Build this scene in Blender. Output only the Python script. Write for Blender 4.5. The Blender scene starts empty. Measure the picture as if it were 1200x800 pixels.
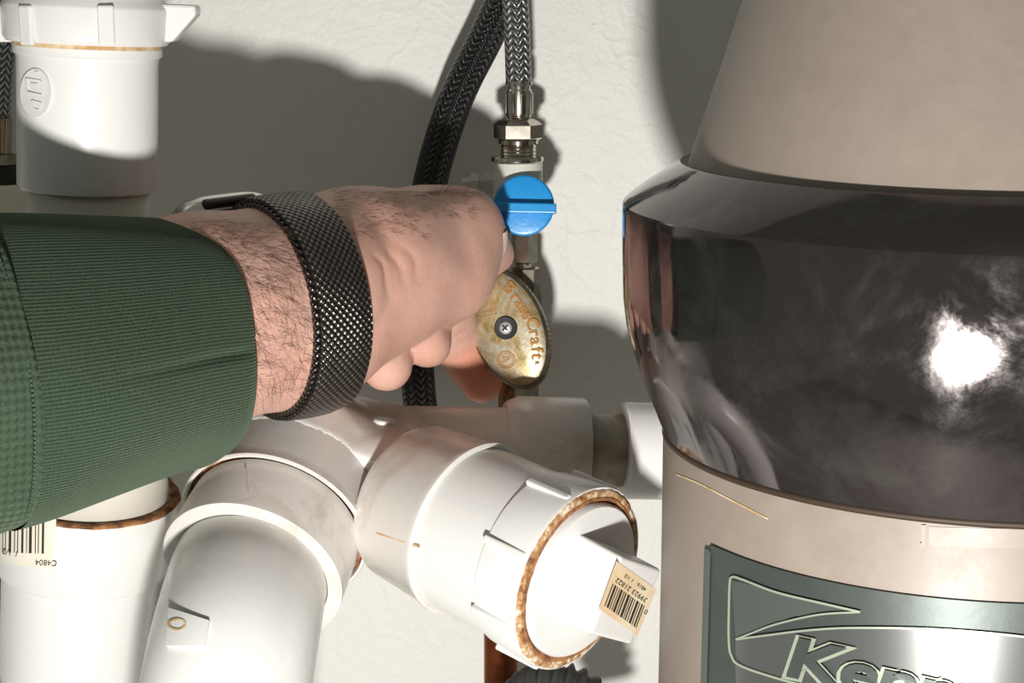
import bpy, math, random
import numpy as np
from mathutils import Vector, Matrix
from mathutils.bvhtree import BVHTree
random.seed(3); rng = np.random.default_rng(5)
PI = math.pi
col = bpy.context.scene.collection
scn = bpy.context.scene

# ------------------------------------------------------------------ camera, light, exposure
F = 2025.0; PITCH = math.radians(11.3); CAMZ = 0.45
cam = bpy.data.cameras.new('camera'); cam.lens = F/1200*36; cam.sensor_width = 36; cam.clip_start = 0.01
camo = bpy.data.objects.new('camera', cam); col.objects.link(camo)
camo.location = (0, 0, CAMZ); camo.rotation_euler = (PI/2-PITCH, 0, 0); scn.camera = camo

wd = bpy.data.worlds.new('world'); scn.world = wd; wd.use_nodes = True
wd.node_tree.nodes['Background'].inputs[0].default_value = (0.93, 0.97, 0.86, 1)
wd.node_tree.nodes['Background'].inputs[1].default_value = 0.165

kl = bpy.data.lights.new('work_lamp', 'AREA'); kl.shape = 'DISK'; kl.size = 0.030; kl.energy = 3.7
kl.color = (1, 0.975, 0.94)
ko = bpy.data.objects.new('work_lamp', kl); col.objects.link(ko)
ko.location = (-0.015, -0.02, CAMZ-0.20)
ko.rotation_euler = (Vector((0.02, 0.6, CAMZ-0.12))-Vector(ko.location)).to_track_quat('-Z', 'Y').to_euler()

scn.view_settings.view_transform = 'Standard'; scn.view_settings.look = 'None'
scn.view_settings.gamma = 1; scn.view_settings.use_curve_mapping = False
scn.view_settings.exposure = 0.0

# ------------------------------------------------------------------ coordinates
RT = np.array([1., 0, 0]); FW = np.array([0, math.cos(PITCH), -math.sin(PITCH)]); UP = np.array([0, math.sin(PITCH), math.cos(PITCH)])
O = np.array([0, 0, CAMZ])
def cc(px, py, d): return np.array([(px-600)/F*d, (py-400)/F*d, d])          # metres right, down, away
def c2w(c):
    c = np.asarray(c, float)
    return O + c[..., 0:1]*RT - c[..., 1:2]*UP + c[..., 2:3]*FW if c.ndim > 1 else O + c[0]*RT - c[1]*UP + c[2]*FW
def d2w(c): return c[0]*RT - c[1]*UP + c[2]*FW
def W(px, py, d): return c2w(cc(px, py, d))
def ray(px, py):
    v = d2w(np.array([(px-600)/F, (py-400)/F, 1.0])); return v
def at(px, py, Y):
    v = ray(px, py); return O + v*(Y/v[1])
def unit(v): v = np.asarray(v, float); return v/np.linalg.norm(v)
def onplane(p0, n):
    p0 = np.asarray(p0); n = unit(n)
    def f(px, py):
        v = ray(px, py); t = np.dot(p0-O, n)/np.dot(v, n); return O + v*t
    return f

# ------------------------------------------------------------------ object helpers
def mesh(name, V, Fc, mat=None, parent=None, smooth=True, uv=None, sharp=None):
    me = bpy.data.meshes.new(name)
    me.from_pydata([tuple(map(float, v)) for v in V], [], [tuple(int(i) for i in f) for f in Fc])
    if uv is not None:
        l = me.uv_layers.new(name='UVMap')
        for lp in me.loops: l.data[lp.index].uv = uv[lp.vertex_index]
    me.update()
    if mat: me.materials.append(mat)
    if smooth:
        me.shade_smooth()
        if sharp: me.set_sharp_from_angle(angle=math.radians(sharp))
    o = bpy.data.objects.new(name, me); col.objects.link(o)
    if parent is not None:
        o.parent = parent; o.matrix_parent_inverse = parent.matrix_world.inverted()
    return o
def thing(name, label, cat, loc, group=None):
    o = bpy.data.objects.new(name, None); col.objects.link(o); o.empty_display_size = 0.01
    o.matrix_world = Matrix.Translation(Vector([float(a) for a in loc])); 
    o['label'] = label; o['category'] = cat
    if group: o['group'] = group
    return o
def tag(o, label, cat, group=None):
    o['label'] = label; o['category'] = cat
    if group: o['group'] = group
    return o
class MB:
    def __init__(s): s.V = []; s.F = []
    def add(s, V, Fc):
        n = len(s.V); s.V += [tuple(v) for v in V]; s.F += [tuple(i+n for i in f) for f in Fc]; return s
def basis(a, hint=(0, 0, 1)):
    a = unit(a); h = np.asarray(hint, float)
    if abs(np.dot(a, unit(h))) > 0.97: h = np.array([0, 1., 0])
    u = unit(np.cross(h, a)); v = np.cross(a, u); return a, u, v
def lathe(prof, org, axis, seg=64, hint=(0, 0, 1), rmod=None, th0=0, th1=2*PI):
    """prof: (s, r) along axis; r=0 closes."""
    a, u, v = basis(axis, hint); org = np.asarray(org); V = []; Fc = []
    full = abs(th1-th0-2*PI) < 1e-6; n = seg if full else seg+1
    for (s, r) in prof:
        for k in range(n):
            t = th0+(th1-th0)*k/seg; rr = r*(rmod(t, s) if rmod else 1)
            V.append(org+a*s+(u*math.cos(t)+v*math.sin(t))*rr)
    for i in range(len(prof)-1):
        for k in range(seg):
            k2 = (k+1) % n
            Fc.append((i*n+k, i*n+k2, (i+1)*n+k2, (i+1)*n+k))
    if full:
        if prof[0][1] > 1e-9: Fc.append(tuple(range(n))[::-1])
        if prof[-1][1] > 1e-9: Fc.append(tuple((len(prof)-1)*n+k for k in range(n)))
    return V, Fc
def smooth_path(pts, n=12):
    """Catmull-Rom over rows of arrays."""
    P = [np.asarray(p, float) for p in pts]; P = [2*P[0]-P[1]]+P+[2*P[-1]-P[-2]]; out = []
    for i in range(1, len(P)-2):
        for k in range(n):
            t = k/n
            out.append(0.5*((2*P[i])+(-P[i-1]+P[i+1])*t+(2*P[i-1]-5*P[i]+4*P[i+1]-P[i+2])*t*t+(-P[i-1]+3*P[i]-3*P[i+1]+P[i+2])*t**3))
    out.append(P[-2]); return out
def tube(pts, rad, seg=32, caps=True, hint=(0.3, 0.2, 1)):
    pts = [np.asarray(p, float) for p in pts]; n = len(pts)
    if not hasattr(rad, '__len__'): rad = [rad]*n
    V = []; Fc = []; uv = []
    T = [unit(pts[min(i+1, n-1)]-pts[max(i-1, 0)]) for i in range(n)]
    _, u, v = basis(T[0], hint); L = 0
    for i in range(n):
        u = unit(u-T[i]*np.dot(u, T[i])); v = np.cross(T[i], u)
        if i: L += np.linalg.norm(pts[i]-pts[i-1])
        for k in range(seg+1):
            t = 2*PI*k/seg; V.append(pts[i]+(u*math.cos(t)+v*math.sin(t))*rad[i]); uv.append((k/seg, L))
    m = seg+1
    for i in range(n-1):
        for k in range(seg): Fc.append((i*m+k, i*m+k+1, (i+1)*m+k+1, (i+1)*m+k))
    if caps:
        Fc.append(tuple(range(seg))[::-1]); Fc.append(tuple((n-1)*m+k for k in range(seg)))
    return V, Fc, uv
def box(c, ex, ey, ez):
    """c centre; ex,ey,ez half-extent vectors."""
    c, ex, ey, ez = map(np.asarray, (c, ex, ey, ez))
    V = [c+a*ex+b*ey+g*ez for g in (-1, 1) for b in (-1, 1) for a in (-1, 1)]
    return V, [(0, 2, 3, 1), (4, 5, 7, 6), (0, 1, 5, 4), (2, 6, 7, 3), (0, 4, 6, 2), (1, 3, 7, 5)]
def bevel(o, w, seg=2, ang=30):
    m = o.modifiers.new('bevel', 'BEVEL'); m.width = w; m.segments = seg; m.limit_method = 'ANGLE'; m.angle_limit = math.radians(ang); return o
_tc = {}
def text_geo(s, extrude=0.0, offset=0.0, shear=0.0, size=1.0):
    cu = bpy.data.curves.new('t', 'FONT'); cu.body = s; cu.extrude = extrude; cu.offset = offset; cu.shear = shear; cu.size = size
    cu.align_x = 'CENTER'; cu.align_y = 'CENTER'; cu.resolution_u = 4
    o = bpy.data.objects.new('t', cu); col.objects.link(o)
    bpy.context.view_layer.update()
    me = bpy.data.meshes.new_from_object(o.evaluated_get(bpy.context.evaluated_depsgraph_get()))
    V = [tuple(v.co) for v in me.vertices]; Fc = [tuple(p.vertices) for p in me.polygons]
    bpy.data.objects.remove(o); bpy.data.curves.remove(cu); bpy.data.meshes.remove(me)
    return V, Fc
def put_text(s, cx, cy, h, ang, surf, normal, lift=0.0002, extrude=0.0, offset=0.0, shear=0.0, xs=1.0, mirror=False):
    """text at pixel centre, letter size h px, rotated clockwise by ang, laid on surface surf(px,py)->point."""
    V, Fc = text_geo(s, 0.1 if extrude else 0.0, offset, shear)
    ca, sa = math.cos(ang), math.sin(ang); out = []
    for x, y, z in V:
        x = x*h*xs*(-1 if mirror else 1); y = -y*h
        px = cx+x*ca-y*sa; py = cy+x*sa+y*ca
        p = surf(px, py); nn = normal(p) if callable(normal) else normal
        out.append(p+nn*(lift+(z*10*extrude if extrude else 0)))
    return out, Fc

# ------------------------------------------------------------------ signed distance bodies
def cap(P, a, b, ra, rb):
    a = np.asarray(a, np.float32); b = np.asarray(b, np.float32); ba = b-a; pa = P-a
    t = np.clip((pa@ba)/max(float(ba@ba), 1e-12), 0, 1)
    return np.linalg.norm(pa-t[..., None]*ba, axis=-1)-(ra+(rb-ra)*t)
def ell(P, c, ax, r):
    q = (P-np.asarray(c, np.float32)); loc = np.stack([q@np.asarray(a, np.float32)/rr for a, rr in zip(ax, r)], -1)
    k0 = np.linalg.norm(loc, axis=-1); return (k0-1)*min(r)
def smin(a, b, k):
    h = np.clip(0.5+0.5*(b-a)/k, 0, 1); return b+(a-b)*h-k*h*(1-h)
def smax(a, b, k): return -smin(-a, -b, k)
def nets(f, lo, hi, step):
    lo = np.asarray(lo, np.float32); hi = np.asarray(hi); n = np.ceil((hi-lo)/step).astype(int)+1
    X = [lo[i]+np.arange(n[i])*step for i in range(3)]
    G = np.empty(tuple(n), np.float32)
    for i in range(0, n[0], 16):
        g = np.stack(np.meshgrid(X[0][i:i+16], X[1], X[2], indexing='ij'), -1).astype(np.float32); G[i:i+16] = f(g)
    S = G < 0
    A = np.zeros(tuple(n-1), int)
    for dx in (0, 1):
        for dy in (0, 1):
            for dz in (0, 1): A += S[dx:n[0]-1+dx, dy:n[1]-1+dy, dz:n[2]-1+dz]
    act = (A > 0) & (A < 8); idx = np.argwhere(act); ID = -np.ones(act.shape, int); ID[act] = np.arange(len(idx))
    acc = np.zeros((len(idx), 3)); cnt = np.zeros(len(idx))
    cor = [(x, y, z) for x in (0, 1) for y in (0, 1) for z in (0, 1)]
    for c0 in cor:
        for ax in range(3):
            if c0[ax]: continue
            c1 = list(c0); c1[ax] = 1
            g0 = G[idx[:, 0]+c0[0], idx[:, 1]+c0[1], idx[:, 2]+c0[2]]; g1 = G[idx[:, 0]+c1[0], idx[:, 1]+c1[1], idx[:, 2]+c1[2]]
            m = (g0 < 0) != (g1 < 0); t = np.where(m, g0/np.where(m, g0-g1, 1), 0)
            p = np.array(c0)[None, :]*np.ones((len(idx), 1)); p[:, ax] += t
            acc[m] += p[m]; cnt[m] += 1
    V = lo+(idx+acc/cnt[:, None])*step
    Fc = []
    for ax in range(3):
        b, c = (ax+1) % 3, (ax+2) % 3
        sl0 = [slice(None)]*3; sl1 = [slice(None)]*3; sl0[ax] = slice(0, -1); sl1[ax] = slice(1, None)
        m = S[tuple(sl0)] != S[tuple(sl1)]; e = np.argwhere(m)
        e = e[(e[:, b] > 0) & (e[:, c] > 0) & (e[:, b] < n[b]-1) & (e[:, c] < n[c]-1)]
        ins = S[tuple(e.T)]
        q = []
        for (db, dc) in ((-1, -1), (0, -1), (0, 0), (-1, 0)):
            k = e.copy(); k[:, b] += db; k[:, c] += dc; q.append(ID[tuple(k.T)])
        q = np.stack(q, 1); q[~ins] = q[~ins][:, ::-1]; Fc.append(q)
    return V, np.concatenate(Fc)

# ------------------------------------------------------------------ materials
class NT:
    def __init__(s, name):
        s.m = bpy.data.materials.new(name); s.m.use_nodes = True; s.t = s.m.node_tree; s.b = s.t.nodes['Principled BSDF']
        s.tc = s.t.nodes.new('ShaderNodeTexCoord')
    def n(s, typ, **kw):
        nd = s.t.nodes.new(typ)
        for k, v in kw.items():
            if k.startswith('i_'): nd.inputs[k[2:].replace('_', ' ')].default_value = v
            else: setattr(nd, k, v)
        return nd
    def l(s, a, b): s.t.links.new(a, b)
    def noise(s, scale, detail=4, rough=0.55, src='Object', dist=0):
        nd = s.n('ShaderNodeTexNoise'); nd.inputs['Scale'].default_value = scale; nd.inputs['Detail'].default_value = detail
        nd.inputs['Roughness'].default_value = rough; nd.inputs['Distortion'].default_value = dist
        s.l(s.tc.outputs[src], nd.inputs['Vector']); return nd.outputs['Fac']
    def ramp(s, src, stops):
        r = s.n('ShaderNodeValToRGB'); e = r.color_ramp.elements
        while len(e) < len(stops): e.new(0.5)
        for k, (p, c) in enumerate(stops): e[k].position = p; e[k].color = (*c, 1) if len(c) == 3 else c
        s.l(src, r.inputs[0]); return r.outputs[0]
    def math(s, op, a, b=None, c=None):
        nd = s.n('ShaderNodeMath', operation=op)
        for i, x in enumerate((a, b, c)):
            if x is None: continue
            if isinstance(x, (int, float)): nd.inputs[i].default_value = x
            else: s.l(x, nd.inputs[i])
        return nd.outputs[0]
    def mix(s, fac, a, b):
        nd = s.n('ShaderNodeMix', data_type='RGBA')
        for i, x in ((0, fac), (6, a), (7, b)):
            if isinstance(x, (int, float)): nd.inputs[i].default_value = x
            elif isinstance(x, tuple): nd.inputs[i].default_value = (*x, 1)
            else: s.l(x, nd.inputs[i])
        return nd.outputs[2]
    def bump(s, h, strength, dist, prev=None):
        nd = s.n('ShaderNodeBump'); nd.inputs['Strength'].default_value = strength; nd.inputs['Distance'].default_value = dist
        s.l(h, nd.inputs['Height'])
        if prev is not None: s.l(prev, nd.inputs['Normal'])
        s.l(nd.outputs[0], s.b.inputs['Normal']); return nd.outputs[0]
    def set(s, **kw):
        for k, v in kw.items():
            k = k.replace('_', ' '); i = s.b.inputs[k]
            if isinstance(v, (int, float)): i.default_value = v
            elif isinstance(v, tuple): i.default_value = (*v, 1) if len(v) == 3 and i.type == 'RGBA' else v
            else: s.l(v, i)
        return s
C_ = lambda r, g, b: tuple(((x/255+0.055)/1.055)**2.4 if x > 10 else x/255/12.92 for x in (r, g, b))

def simple(name, c, rough=0.5, metal=0.0, nscale=0, c2=None, bump=0, bscale=0):
    m = NT(name); m.set(Base_Color=c, Roughness=rough, Metallic=metal)
    if c2: m.set(Base_Color=m.ramp(m.noise(nscale, 5, 0.6), [(0.38, c), (0.62, c2)]))
    if bump: m.bump(m.noise(bscale or 400, 3), bump, 0.0005)
    return m.m
def pvc(name, base, dirt=(0.32, 0.17, 0.08), lo=0.62, hi=0.80, rough=0.22, amt=0.7):
    m = NT(name)
    a = m.noise(38, 8, 0.72, dist=0.6); b = m.noise(700, 3, 0.6)
    k = m.ramp(a, [(lo, (0, 0, 0)), (hi, (1, 1, 1))])
    sp = m.ramp(b, [(0.70, (0, 0, 0)), (0.78, (1, 1, 1))])
    k2 = m.math('MULTIPLY', m.math('ADD', m.math('MULTIPLY', k, 0.8), m.math('MULTIPLY', sp, m.math('MULTIPLY', a, 0.5))), amt)
    m.set(Base_Color=m.mix(k2, base, dirt), Roughness=m.ramp(m.noise(60, 4), [(0.3, (rough,)*3), (0.7, (rough+0.14,)*3)]))
    m.b.inputs['Subsurface Weight'].default_value = 0.0
    m.b.inputs['Specular IOR Level'].default_value = 0.5
    m.bump(m.noise(180, 4), 0.12, 0.0006)
    return m.m

M = {}
M['pvc'] = pvc('white_plastic', (0.72, 0.69, 0.645), dirt=(0.36, 0.20, 0.10), lo=0.50, hi=0.76, amt=0.75)
M['pvc_clean'] = pvc('bright_white_plastic', (0.765, 0.755, 0.73), lo=0.62, hi=0.85, amt=0.5)
M['pvc_old'] = pvc('aged_plastic', (0.48, 0.45, 0.37), dirt=(0.14, 0.085, 0.04), lo=0.40, hi=0.62, rough=0.4, amt=0.8)
M['pvc_cream'] = pvc('cream_plastic', (0.69, 0.66, 0.57), lo=0.62, hi=0.85, rough=0.3, amt=0.5)
M['nylon'] = simple('milky_nylon', (0.62, 0.62, 0.54), 0.45)
M['valve_white'] = simple('valve_body_plastic', (0.66, 0.66, 0.58), 0.4)

def wall_mat():
    m = NT('painted_wall')
    v = m.n('ShaderNodeTexVoronoi', feature='DISTANCE_TO_EDGE'); v.inputs['Scale'].default_value = 55; v.inputs['Randomness'].default_value = 1
    mp = m.n('ShaderNodeMapping'); m.l(m.tc.outputs['Object'], mp.inputs[0])
    nz = m.n('ShaderNodeTexNoise'); nz.inputs['Scale'].default_value = 45; nz.inputs['Detail'].default_value = 4; m.l(m.tc.outputs['Object'], nz.inputs[0])
    add = m.n('ShaderNodeVectorMath', operation='MULTIPLY_ADD'); m.l(nz.outputs['Color'], add.inputs[0]); add.inputs[1].default_value = (0.03,)*3; m.l(m.tc.outputs['Object'], add.inputs[2])
    m.l(add.outputs[0], v.inputs['Vector'])
    e = m.ramp(v.outputs['Distance'], [(0.0, (1, 1, 1)), (0.10, (0, 0, 0))])
    patch = m.ramp(m.noise(22, 3), [(0.45, (0, 0, 0)), (0.6, (1, 1, 1))])
    h = m.math('MULTIPLY', e, patch)
    b1 = m.bump(h, 0.22, 0.0010)
    b2 = m.bump(m.noise(240, 5, 0.65), 0.36, 0.0018, b1)
    sp = m.ramp(m.noise(420, 3, 0.6), [(0.73, (0, 0, 0)), (0.76, (1, 1, 1))])
    gate = m.ramp(m.noise(25, 2), [(0.5, (0, 0, 0)), (0.62, (1, 1, 1))])
    base = m.ramp(m.noise(9, 3), [(0.3, (0.70, 0.69, 0.645)), (0.7, (0.75, 0.74, 0.70))])
    m.set(Base_Color=m.mix(m.math('MULTIPLY', m.math('MULTIPLY', sp, gate), 0.6), base, (0.16, 0.13, 0.09)), Roughness=0.55)
    return m.m
M['wall'] = wall_mat()
M['floor'] = simple('cabinet_floor_board', (0.33, 0.315, 0.29), 0.55, 0, 14, (0.27, 0.255, 0.235))

def skin_mat():
    m = NT('skin')
    n1 = m.noise(26, 4, 0.6); n2 = m.noise(900, 3, 0.6)
    c = m.ramp(n1, [(0.30, (0.57, 0.305, 0.23)), (0.55, (0.63, 0.375, 0.30)), (0.75, (0.67, 0.43, 0.35))])
    c = m.mix(m.math('MULTIPLY', m.ramp(n2, [(0.4, (0, 0, 0)), (0.75, (1, 1, 1))]), 0.22), c, (0.46, 0.22, 0.155))
    # index finger redder: light glowing through the flesh, put into the colour
    at_ = m.n('ShaderNodeAttribute', attribute_name='red')
    c = m.mix(at_.outputs['Fac'], c, (0.72, 0.27, 0.16))
    m.set(Base_Color=c, Roughness=0.46)
    m.b.inputs['Subsurface Weight'].default_value = 0.22; m.b.inputs['Subsurface Radius'].default_value = (1, 0.35, 0.2); m.b.inputs['Subsurface Scale'].default_value = 0.003
    m.b.inputs['Specular IOR Level'].default_value = 0.35
    v = m.n('ShaderNodeTexVoronoi', feature='DISTANCE_TO_EDGE'); v.inputs['Scale'].default_value = 1100; m.l(m.tc.outputs['Object'], v.inputs['Vector'])
    b1 = m.bump(m.ramp(v.outputs['Distance'], [(0, (0, 0, 0)), (0.3, (1, 1, 1))]), 0.16, 0.00025)
    mp = m.n('ShaderNodeMapping'); mp.inputs['Scale'].default_value = (260, 90, 60); mp.inputs['Rotation'].default_value = (0, 0.5, 0.3); m.l(m.tc.outputs['Object'], mp.inputs[0])
    nz = m.n('ShaderNodeTexNoise'); nz.inputs['Scale'].default_value = 1; nz.inputs['Detail'].default_value = 4; m.l(mp.outputs[0], nz.inputs[0])
    m.bump(nz.outputs[0], 0.30, 0.0007, b1)
    return m.m
M['skin'] = skin_mat()
M['nail'] = simple('fingernail', (0.80, 0.56, 0.48), 0.2)
M['hair'] = simple('arm_hair', (0.05, 0.024, 0.014), 0.5)

def knit(name, kind):
    m = NT(name)
    sx = m.n('ShaderNodeSeparateXYZ'); m.l(m.tc.outputs['UV'], sx.inputs[0]); u, v = sx.outputs[0], sx.outputs[1]
    if kind == 'rib':
        n_ = m.noise(300, 3)
        uu = m.math('ADD', m.math('MULTIPLY', u, 2*PI*245), m.math('MULTIPLY', n_, 1.6))
        h = m.math('SINE', uu)
        st = m.math('SINE', m.math('MULTIPLY', v, 2*PI/0.0012))
        h = m.math('ADD', h, m.math('MULTIPLY', st, 0.16))
    else:
        a = m.math('MULTIPLY', u, 2*PI*52); b = m.math('MULTIPLY', v, 2*PI/0.0042)
        h = m.math('MULTIPLY', m.math('SINE', m.math('ADD', a, b)), m.math('SINE', m.math('SUBTRACT', a, b)))
        h = m.math('ADD', h, m.math('MULTIPLY', m.noise(1500, 2), 1.2))
    hh = m.math('MULTIPLY_ADD', h, 0.5, 0.5)
    fz = m.noise(1800, 3, 0.7); big = m.noise(40, 3)
    c = m.ramp(hh, [(0.0, (0.018, 0.030, 0.018)), (1.0, (0.050, 0.076, 0.047))])
    c = m.mix(m.math('MULTIPLY', m.ramp(fz, [(0.5, (0, 0, 0)), (0.75, (1, 1, 1))]), 0.5), c, (0.095, 0.125, 0.085))
    c = m.mix(m.math('MULTIPLY', m.ramp(big, [(0.35, (0, 0, 0)), (0.7, (1, 1, 1))]), 0.18), c, (0.03, 0.05, 0.03))
    m.set(Base_Color=c, Roughness=0.95); m.b.inputs['Sheen Weight'].default_value = 0.22; m.b.inputs['Sheen Roughness'].default_value = 0.5
    m.b.inputs['Sheen Tint'].default_value = (0.55, 0.7, 0.5, 1); m.b.inputs['Specular IOR Level'].default_value = 0.1
    b1 = m.bump(hh, 0.5, 0.0004 if kind == 'rib' else 0.0014); m.bump(fz, 0.5, 0.0006, b1)
    return m.m
M['rib_knit'] = knit('green_rib_knit', 'rib'); M['waffle_knit'] = knit('green_waffle_knit', 'waffle')
M['stitch'] = simple('green_thread', (0.05, 0.085, 0.05), 0.9)

def strap_mat():
    m = NT('dark_metal_mesh')
    sx = m.n('ShaderNodeSeparateXYZ'); m.l(m.tc.outputs['UV'], sx.inputs[0]); u, v = sx.outputs[0], sx.outputs[1]
    a = m.math('MULTIPLY', u, 2*PI*88); b = m.math('MULTIPLY', v, 2*PI*8.0)
    d1 = m.math('SINE', a); d2 = m.math('SINE', b)
    h = m.math('MULTIPLY_ADD', m.math('MULTIPLY', d1, d2), 0.5, 0.5)
    c = m.ramp(h, [(0.45, (0.008, 0.007, 0.006)), (0.75, (0.27, 0.24, 0.21))])
    m.set(Base_Color=c, Metallic=m.ramp(h, [(0.3, (0.2,)*3), (0.6, (1,)*3)]), Roughness=m.ramp(m.noise(120, 3), [(0.3, (0.24,)*3), (0.7, (0.4,)*3)]))
    m.bump(h, 0.9, 0.0006); return m.m
M['strap'] = strap_mat()
M['silver'] = simple('brushed_silver', (0.72, 0.69, 0.64), 0.25, 1)
M['screw_steel'] = simple('screw_steel', (0.62, 0.61, 0.60), 0.45, 0.5)
M['dark_slot'] = simple('dark_metal', (0.05, 0.045, 0.04), 0.4, 0.6)
M['nickel'] = simple('nickel', (0.62, 0.57, 0.50), 0.16, 1, 300, (0.50, 0.45, 0.38))
M['old_nickel'] = simple('dull_nickel', (0.40, 0.37, 0.30), 0.30, 0.9, 120, (0.26, 0.235, 0.18))
M['blue'] = simple('blue_plastic', (0.012, 0.27, 0.66), 0.33, 0, 90, (0.02, 0.31, 0.70), 0.15, 500)
M['black_rubber'] = simple('black_rubber', (0.012, 0.012, 0.012), 0.55)
M['corr'] = simple('grey_black_rubber', (0.045, 0.046, 0.043), 0.45)
M['print'] = simple('black_ink', (0.03, 0.025, 0.02), 0.7)
M['paper'] = simple('yellowed_paper', (0.72, 0.54, 0.33), 0.7, 0, 60, (0.80, 0.68, 0.48))
M['pale_paper'] = simple('pale_sticker', (0.80, 0.72, 0.58), 0.6, 0, 50, (0.84, 0.80, 0.70))
def rust_mat(name, st, sc):
    m = NT(name); m.set(Base_Color=m.ramp(m.noise(sc, 5, 0.7), st), Roughness=0.8); m.bump(m.noise(500, 4), 0.3, 0.0004); return m.m
M['rust'] = rust_mat('rust_sealant', [(0.36, (0.10, 0.04, 0.015)), (0.46, (0.36, 0.17, 0.06)), (0.55, (0.55, 0.36, 0.19)), (0.60, (0.72, 0.66, 0.56))], 260)
M['rust_dark'] = simple('dark_rust', (0.13, 0.05, 0.02), 0.85, 0, 260, (0.42, 0.19, 0.07), 0.8, 600)
M['stain'] = simple('orange_stain', (0.50, 0.30, 0.12), 0.7, 0, 200, (0.72, 0.58, 0.40))
M['copper'] = simple('aged_copper', (0.30, 0.085, 0.03), 0.32, 0.75, 45, (0.14, 0.04, 0.018))

def braid(name, lo, hi, metal, nu, pitch, rough=0.3):
    m = NT(name)
    sx = m.n('ShaderNodeSeparateXYZ'); m.l(m.tc.outputs['UV'], sx.inputs[0]); u, v = sx.outputs[0], sx.outputs[1]
    tri = m.math('PINGPONG', m.math('MULTIPLY', u, nu*2), 1.0)
    b = m.math('MULTIPLY', m.math('ADD', m.math('DIVIDE', v, pitch), m.math('MULTIPLY', tri, 0.9)), 2*PI)
    edge = m.math('SINE', m.math('MULTIPLY', tri, PI))
    h = m.math('MULTIPLY', m.math('MULTIPLY_ADD', m.math('SINE', b), 0.5, 0.5), m.math('MULTIPLY_ADD', edge, 0.6, 0.4))
    m.set(Base_Color=m.ramp(h, [(0.3, lo), (0.7, hi)]), Metallic=metal, Roughness=rough)
    m.bump(h, 0.9, 0.0009); return m.m
M['steel_braid'] = braid('steel_braid', (0.13, 0.13, 0.13), (0.72, 0.72, 0.72), 0.85, 7, 0.0023, 0.3)
M['black_braid'] = braid('black_braid', (0.004, 0.004, 0.004), (0.035, 0.033, 0.033), 0.15, 9, 0.0024, 0.27)

def brass_mat():
    m = NT('worn_brass')
    a = m.noise(95, 6, 0.7, dist=0.5); b = m.noise(420, 4, 0.7)
    c = m.ramp(a, [(0.30, (0.13, 0.10, 0.05)), (0.42, (0.36, 0.26, 0.10)), (0.54, (0.48, 0.42, 0.30)), (0.72, (0.56, 0.52, 0.43))])
    c = m.mix(m.math('MULTIPLY', m.ramp(b, [(0.5, (0, 0, 0)), (0.7, (1, 1, 1))]), 0.45), c, (0.24, 0.17, 0.075))
    m.set(Base_Color=c, Metallic=0.55, Roughness=0.36); m.bump(b, 0.25, 0.0004); return m.m
M['brass'] = brass_mat()
M['dark_brass'] = simple('tarnished_brass', (0.11, 0.095, 0.06), 0.4, 0.7, 200, (0.22, 0.18, 0.10))
M['brass_letter'] = simple('gold_lettering', (0.36, 0.17, 0.045), 0.45, 0.5)

def tan_mat():
    m = NT('tan_housing')
    a = m.noise(16, 6, 0.65, dist=1.0); st = m.ramp(a, [(0.64, (0, 0, 0)), (0.74, (1, 1, 1))])
    f = m.noise(130, 5, 0.7)
    c = m.ramp(f, [(0.3, (0.245, 0.202, 0.168)), (0.7, (0.275, 0.228, 0.190))])
    c = m.mix(m.math('MULTIPLY', st, 0.35), c, (0.40, 0.24, 0.09))
    m.set(Base_Color=c, Roughness=m.ramp(f, [(0.3, (0.40,)*3), (0.7, (0.54,)*3)]))
    m.bump(f, 0.08, 0.0004); return m.m
M['tan'] = tan_mat()
def chrome_mat():
    m = NT('smoked_chrome')
    a = m.noise(48, 7, 0.72, dist=0.5); sm = m.ramp(a, [(0.46, (0, 0, 0)), (0.72, (1, 1, 1))])
    m.set(Base_Color=m.mix(sm, (0.115, 0.100, 0.100), (0.19, 0.175, 0.17)), Metallic=0.92,
          Roughness=m.math('MULTIPLY_ADD', sm, 0.22, 0.055))
    return m.m
M['chrome'] = chrome_mat()
M['badge'] = simple('slate_badge', (0.055, 0.068, 0.062), 0.42, 0.4, 60, (0.068, 0.082, 0.075), 0.05)
M['badge_light'] = simple('badge_silver_green', (0.42, 0.46, 0.36), 0.35, 0.5)
M['badge_silver'] = simple('badge_brushed_silver', (0.36, 0.37, 0.36), 0.22, 0.9)
M['badge_mid'] = simple('badge_grey_green', (0.115, 0.135, 0.12), 0.3, 0.5)
M['gap'] = simple('dark_brown_gap', (0.035, 0.02, 0.01), 0.6)

# ------------------------------------------------------------------ setting
YW = 0.590
o = mesh('wall_back', *box((0.02, YW+0.01, 0.42), (0.55, 0, 0), (0, 0.01, 0), (0, 0, 0.40)), M['wall'], smooth=False); o['kind'] = 'structure'
o = mesh('floor', *box((0.02, 0.29, 0.005), (0.55, 0, 0), (0, 0.29, 0), (0, 0, 0.015)), M['floor'], smooth=False); o['kind'] = 'structure'

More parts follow.
